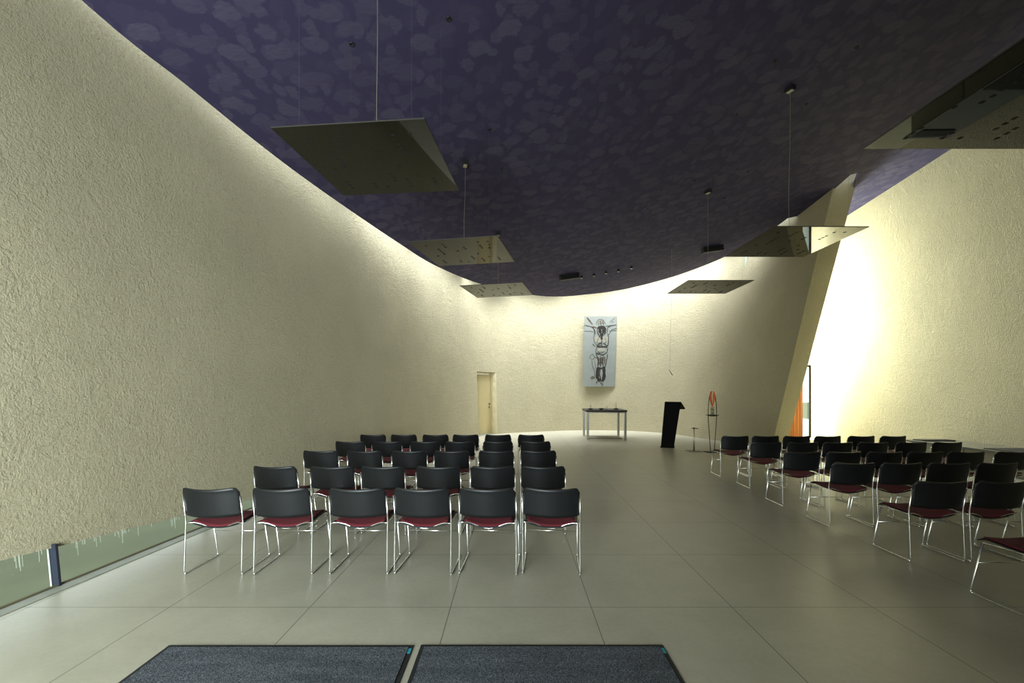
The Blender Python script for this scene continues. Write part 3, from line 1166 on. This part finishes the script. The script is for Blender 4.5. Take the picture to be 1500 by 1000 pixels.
# ------------------------------------------------------------------ altar table
FL, FR_, BK = Vector((2.30, 13.66)), Vector((3.42, 13.58)), 14.90
t = empty('altar_table', (2.93, 14.25, 0), 'steel legged altar table with dark slab top before the apse wall', 'table', None, -0.06)
bm = bmesh.new()
box(bm, (0, 0, 0.895), (1.26, 1.30, 0.065), bev=0.004)
link_bm('tabletop', bm, M['dark_top'], t)
for sx in (-1, 1):
    for sy in (-1, 1):
        bm = bmesh.new()
        box(bm, (sx * 0.575, sy * 0.60, 0.431), (0.075, 0.075, 0.862), bev=0.004)
        link_bm('leg', bm, M['steel'], t)
bm = bmesh.new()
for sy in (-1, 1):
    box(bm, (0, sy * 0.60, 0.85), (1.1, 0.02, 0.024))
link_bm('apron', bm, M['steel'], t)
bm = bmesh.new()
box(bm, (0, 0.1, 0.012), (1.08, 0.9, 0.02))  # thin board standing in for the tabletop's shadow on the floor
link_bm('shadow_board', bm, M['cupboard'], t)
for (x, y, lab) in ((2.45, 13.95, 'thin pale candle on a dark square holder, left end of altar'), (3.27, 13.98, 'thin pale candle on a dark square holder, right end of altar')):
    c = empty('candle_holder', (x, y, 0.928), lab, 'candle', 'altar candles')
    bm = bmesh.new()
    box(bm, (0, 0, 0.02), (0.12, 0.12, 0.04), bev=0.004)
    link_bm('base', bm, M['dark_iron'], c)
    bm = bmesh.new()
    lathe(bm, [(0.011, 0.04), (0.011, 0.21), (0.004, 0.215)], 10)
    cn = link_bm('candle', bm, M['candle'], c, True)
    bm = bmesh.new()
    lathe(bm, [(0.0015, 0.215), (0.0015, 0.228)], 6)
    link_bm('wick', bm, M['black_box'], cn)
bm = bmesh.new()
lathe(bm, [(0.035, 0), (0.05, 0.008), (0.08, 0.035), (0.085, 0.045), (0.06, 0.04)], 20)
o = link_bm('altar_bowl', bm, M['dark_iron'], None, True)
o.location = (2.78, 13.9, 0.928)
tag(o, 'small dark low bowl in the middle of the altar table', 'bowl')
c = empty('altar_cross', (2.98, 14.0, 0.928), 'tiny thin standing cross right of the bowl on the altar', 'cross')
bm = bmesh.new()
lathe(bm, [(0.04, 0), (0.04, 0.008), (0.01, 0.012)], 14)
link_bm('foot', bm, M['dark_iron'], c, True)
bm = bmesh.new()
box(bm, (0, 0, 0.07), (0.008, 0.008, 0.12))
box(bm, (0, 0, 0.095), (0.055, 0.008, 0.008))
link_bm('upright', bm, M['steel'], c)

# ------------------------------------------------------------------ lectern
t = empty('lectern', (4.15, 11.80, 0), 'leaning black steel lectern with folded reading top, right of altar', 'lectern')
o0 = Vector((4.15, 11.80, 0))


def lp(px, py, y):
    return at(px, py, y) - o0


bm = bmesh.new()
slab(bm, [lp(968.3, 655.1, 11.83), lp(987, 656.2, 11.70), lp(997.4, 589.5, 11.78), lp(974, 589, 11.90)], (0.12, 1, 0), 0.035)
link_bm('front_panel', bm, M['black_steel'], t)
bm = bmesh.new()
a, b = lp(974, 589, 11.93), lp(997.4, 589.5, 11.80)
c_, d_ = lp(1003.3, 598.8, 12.25), lp(980, 597.0, 12.35)
slab(bm, [a, b, c_, d_], (0.2, -0.1, 1), 0.02)
link_bm('reading_top', bm, M['black_steel'], t)
bm = bmesh.new()
slab(bm, [lp(997.2, 590.0, 11.80), lp(1003.2, 599.2, 12.22), lp(995.2, 599.2, 11.80)], (0.9, -0.4, 0), 0.012)
link_bm('side_bracket', bm, M['black_steel'], t)
bm = bmesh.new()
box(bm, (0.05, 0.16, 0.006), (0.36, 0.42, 0.012), -0.38)
link_bm('foot_plate', bm, M['black_steel'], t)

# small pedestal stand
t = empty('pedestal_stand', (4.575, 11.12, 0), 'slim steel pedestal with small round top right of the lectern', 'stand')
bm = bmesh.new()
lathe(bm, [(0.020, 0.008), (0.016, 0.30), (0.013, 0.575)], 14)
link_bm('pole', bm, M['steel'], t, True)
bm = bmesh.new()
lathe(bm, [(0.03, 0.572), (0.115, 0.580), (0.118, 0.588), (0.03, 0.590), (0.025, 0.605)], 24)
link_bm('top', bm, M['steel'], t, True)
bm = bmesh.new()
box(bm, (0, 0, 0.005), (0.33, 0.28, 0.010), bev=0.002)
link_bm('base', bm, M['kerb'], t)

# bowed lamp stand
t = empty('lamp_stand', (4.965, 10.95, 0), 'tall bowed iron lamp stand with orange flame glass', 'lamp')
PXM = 10.95 / FPX
bm = bmesh.new()
box(bm, (0.0, 0, 0.008), (0.36, 0.24, 0.016), 0.1, bev=0.003)
link_bm('base', bm, M['dark_iron'], t)
for s in (-1, 1):
    bm = bmesh.new()
    prof = [(0.044, 0.012), (0.062, 0.25), (0.088, 0.60), (0.105, 0.92), (0.098, 1.15), (0.080, 1.33), (0.060, 1.43), (0.052, 1.455)]
    pts = [(p[0] * s, 0, p[1]) for p in catmull([(a, b, 0) for a, b in prof], 6)]
    tube(bm, pts, 0.0095, 8)
    link_bm('stem', bm, M['dark_iron'], t, True)
bm = bmesh.new()
lathe(bm, [(0.14, 0.915), (0.155, 0.925), (0.155, 0.932), (0.09, 0.932), (0.085, 0.90), (0.07, 0.895)], 24)
link_bm('tray', bm, M['dark_iron'], t, True)
bm = bmesh.new()
lathe(bm, [(0.044, 0.934), (0.044, 1.12), (0.041, 1.12), (0.041, 0.94)], 18)
link_bm('glass_cylinder', bm, M['clear'], t, True)
bm = bmesh.new()
lathe(bm, [(0.03, 0.934), (0.03, 1.06), (0.006, 1.063)], 14)
link_bm('candle', bm, M['candle'], t, True)
bm = bmesh.new()
tube(bm, [(0.045 * math.cos(k / 10 * math.pi), 0.045 * math.sin(k / 10 * math.pi), 1.065) for k in range(20)], 0.004, 6, True)
link_bm('ring', bm, M['dark_iron'], t, True)
bm = bmesh.new()
for s in (-1, 1):
    pts = [(0.002 * s, 0, 1.14), (0.022 * s, 0, 1.22), (0.042 * s, 0, 1.32), (0.050 * s, 0, 1.42), (0.034 * s, 0, 1.49), (0.020 * s, 0, 1.52)]
    tube(bm, catmull([(p) for p in pts], 4), [0.012 + 0.012 * math.sin(min(1, k / 20) * math.pi) for k in range(21)], 8)
link_bm('flame_glass', bm, M['orange'], t, True)
bm = bmesh.new()
lathe(bm, [(0.004, 1.21), (0.020, 1.28), (0.026, 1.36), (0.016, 1.44), (0.003, 1.49)], 12)
link_bm('inner_glass', bm, M['amber'], t, True)

# hanging microphone over the altar area
c = Vector(((981 - CX) * 13.0 / FPX, 13.0, 0))
zc_m = zc(c.x, c.y)
zm = EYE + 28.0 * 13.0 / FPX
t = empty('hanging_microphone', (c.x, c.y, zm), 'thin cable with small black microphone hanging right of the drawing', 'microphone')
bm = bmesh.new()
tube(bm, [(0.06, 0, zc_m - zm + 0.02), (0.05, 0, 2.0), (0.0, 0, 0.0)], 0.004, 6)
link_bm('cable', bm, M['wire'], t)
bm = bmesh.new()
tube(bm, [(-0.02, 0, 0.02), (0.03, 0, -0.05), (0.085, 0, -0.125)], [0.007, 0.010, 0.012], 8)
link_bm('microphone_body', bm, M['black_box'], t, True)

# ------------------------------------------------------------------ low counter along the right wall
t = empty('low_cupboard', (9.22, 6.4, 0), 'long low grey cupboard with glossy top along the right wall', 'cupboard')
bm = bmesh.new()
box(bm, (0.02, 0, 0.20), (0.80, 6.7, 0.40))
link_bm('body', bm, M['cupboard'], t)
bm = bmesh.new()
box(bm, (-0.005, 0, 0.425), (0.92, 6.84, 0.045), bev=0.004)
link_bm('top', bm, M['gloss_top'], t)
for k in range(6):
    bm = bmesh.new()
    box(bm, (-0.39, -2.75 + 1.1 * k, 0.21), (0.018, 1.07, 0.36), bev=0.002)
    link_bm('door', bm, M['cupboard'], t)
bm = bmesh.new()
box(bm, (-0.468, 0, 0.447), (0.012, 6.84, 0.012))
link_bm('edge_trim', bm, M['steel'], t)
for (x, y, sx, sy, lab) in ((9.20, 9.60, 0.70, 0.24, 'flat black board lying on the far end of the low cupboard'),
                            (9.17, 7.75, 0.78, 0.90, 'flat black board lying nearer on the low cupboard')):
    bm = bmesh.new()
    box(bm, (0, 0, 0.010), (sx, sy, 0.020), bev=0.003)
    o = link_bm('flat_board', bm, M['black_box'])
    o.location = (x, y, 0.448)
    o.rotation_euler = (0, 0, -0.03)
    tag(o, lab, 'board', 'black boards on the cupboard')

# ------------------------------------------------------------------ entrance mats
for (x0, x1, y0, y1, lab) in ((-2.085, -0.602, 1.55, 2.658, 'blue grey rubber edged door mat, left of the pair'),
                              (-0.560, 0.905, 1.55, 2.662, 'blue grey rubber edged door mat, right of the pair')):
    t = empty('door_mat', ((x0 + x1) / 2, (y0 + y1) / 2, 0), lab, 'mat', 'pair of entrance mats')
    w, h = x1 - x0, y1 - y0
    bm = bmesh.new()
    box(bm, (0, 0, 0.003), (w, h, 0.006))
    link_bm('border', bm, M['rubber'], t)
    bm = bmesh.new()
    box(bm, (0, 0, 0.007), (w - 0.05, h - 0.05, 0.009), bev=0.002)
    link_bm('pile', bm, M['carpet'], t)
    bm = bmesh.new()
    box(bm, (w / 2 - 0.014, h / 2 - 0.06, 0.0066), (0.018, 0.05, 0.002))
    tag(link_bm('label', bm, M['cyan'], t), 'small cyan tag in the corner')
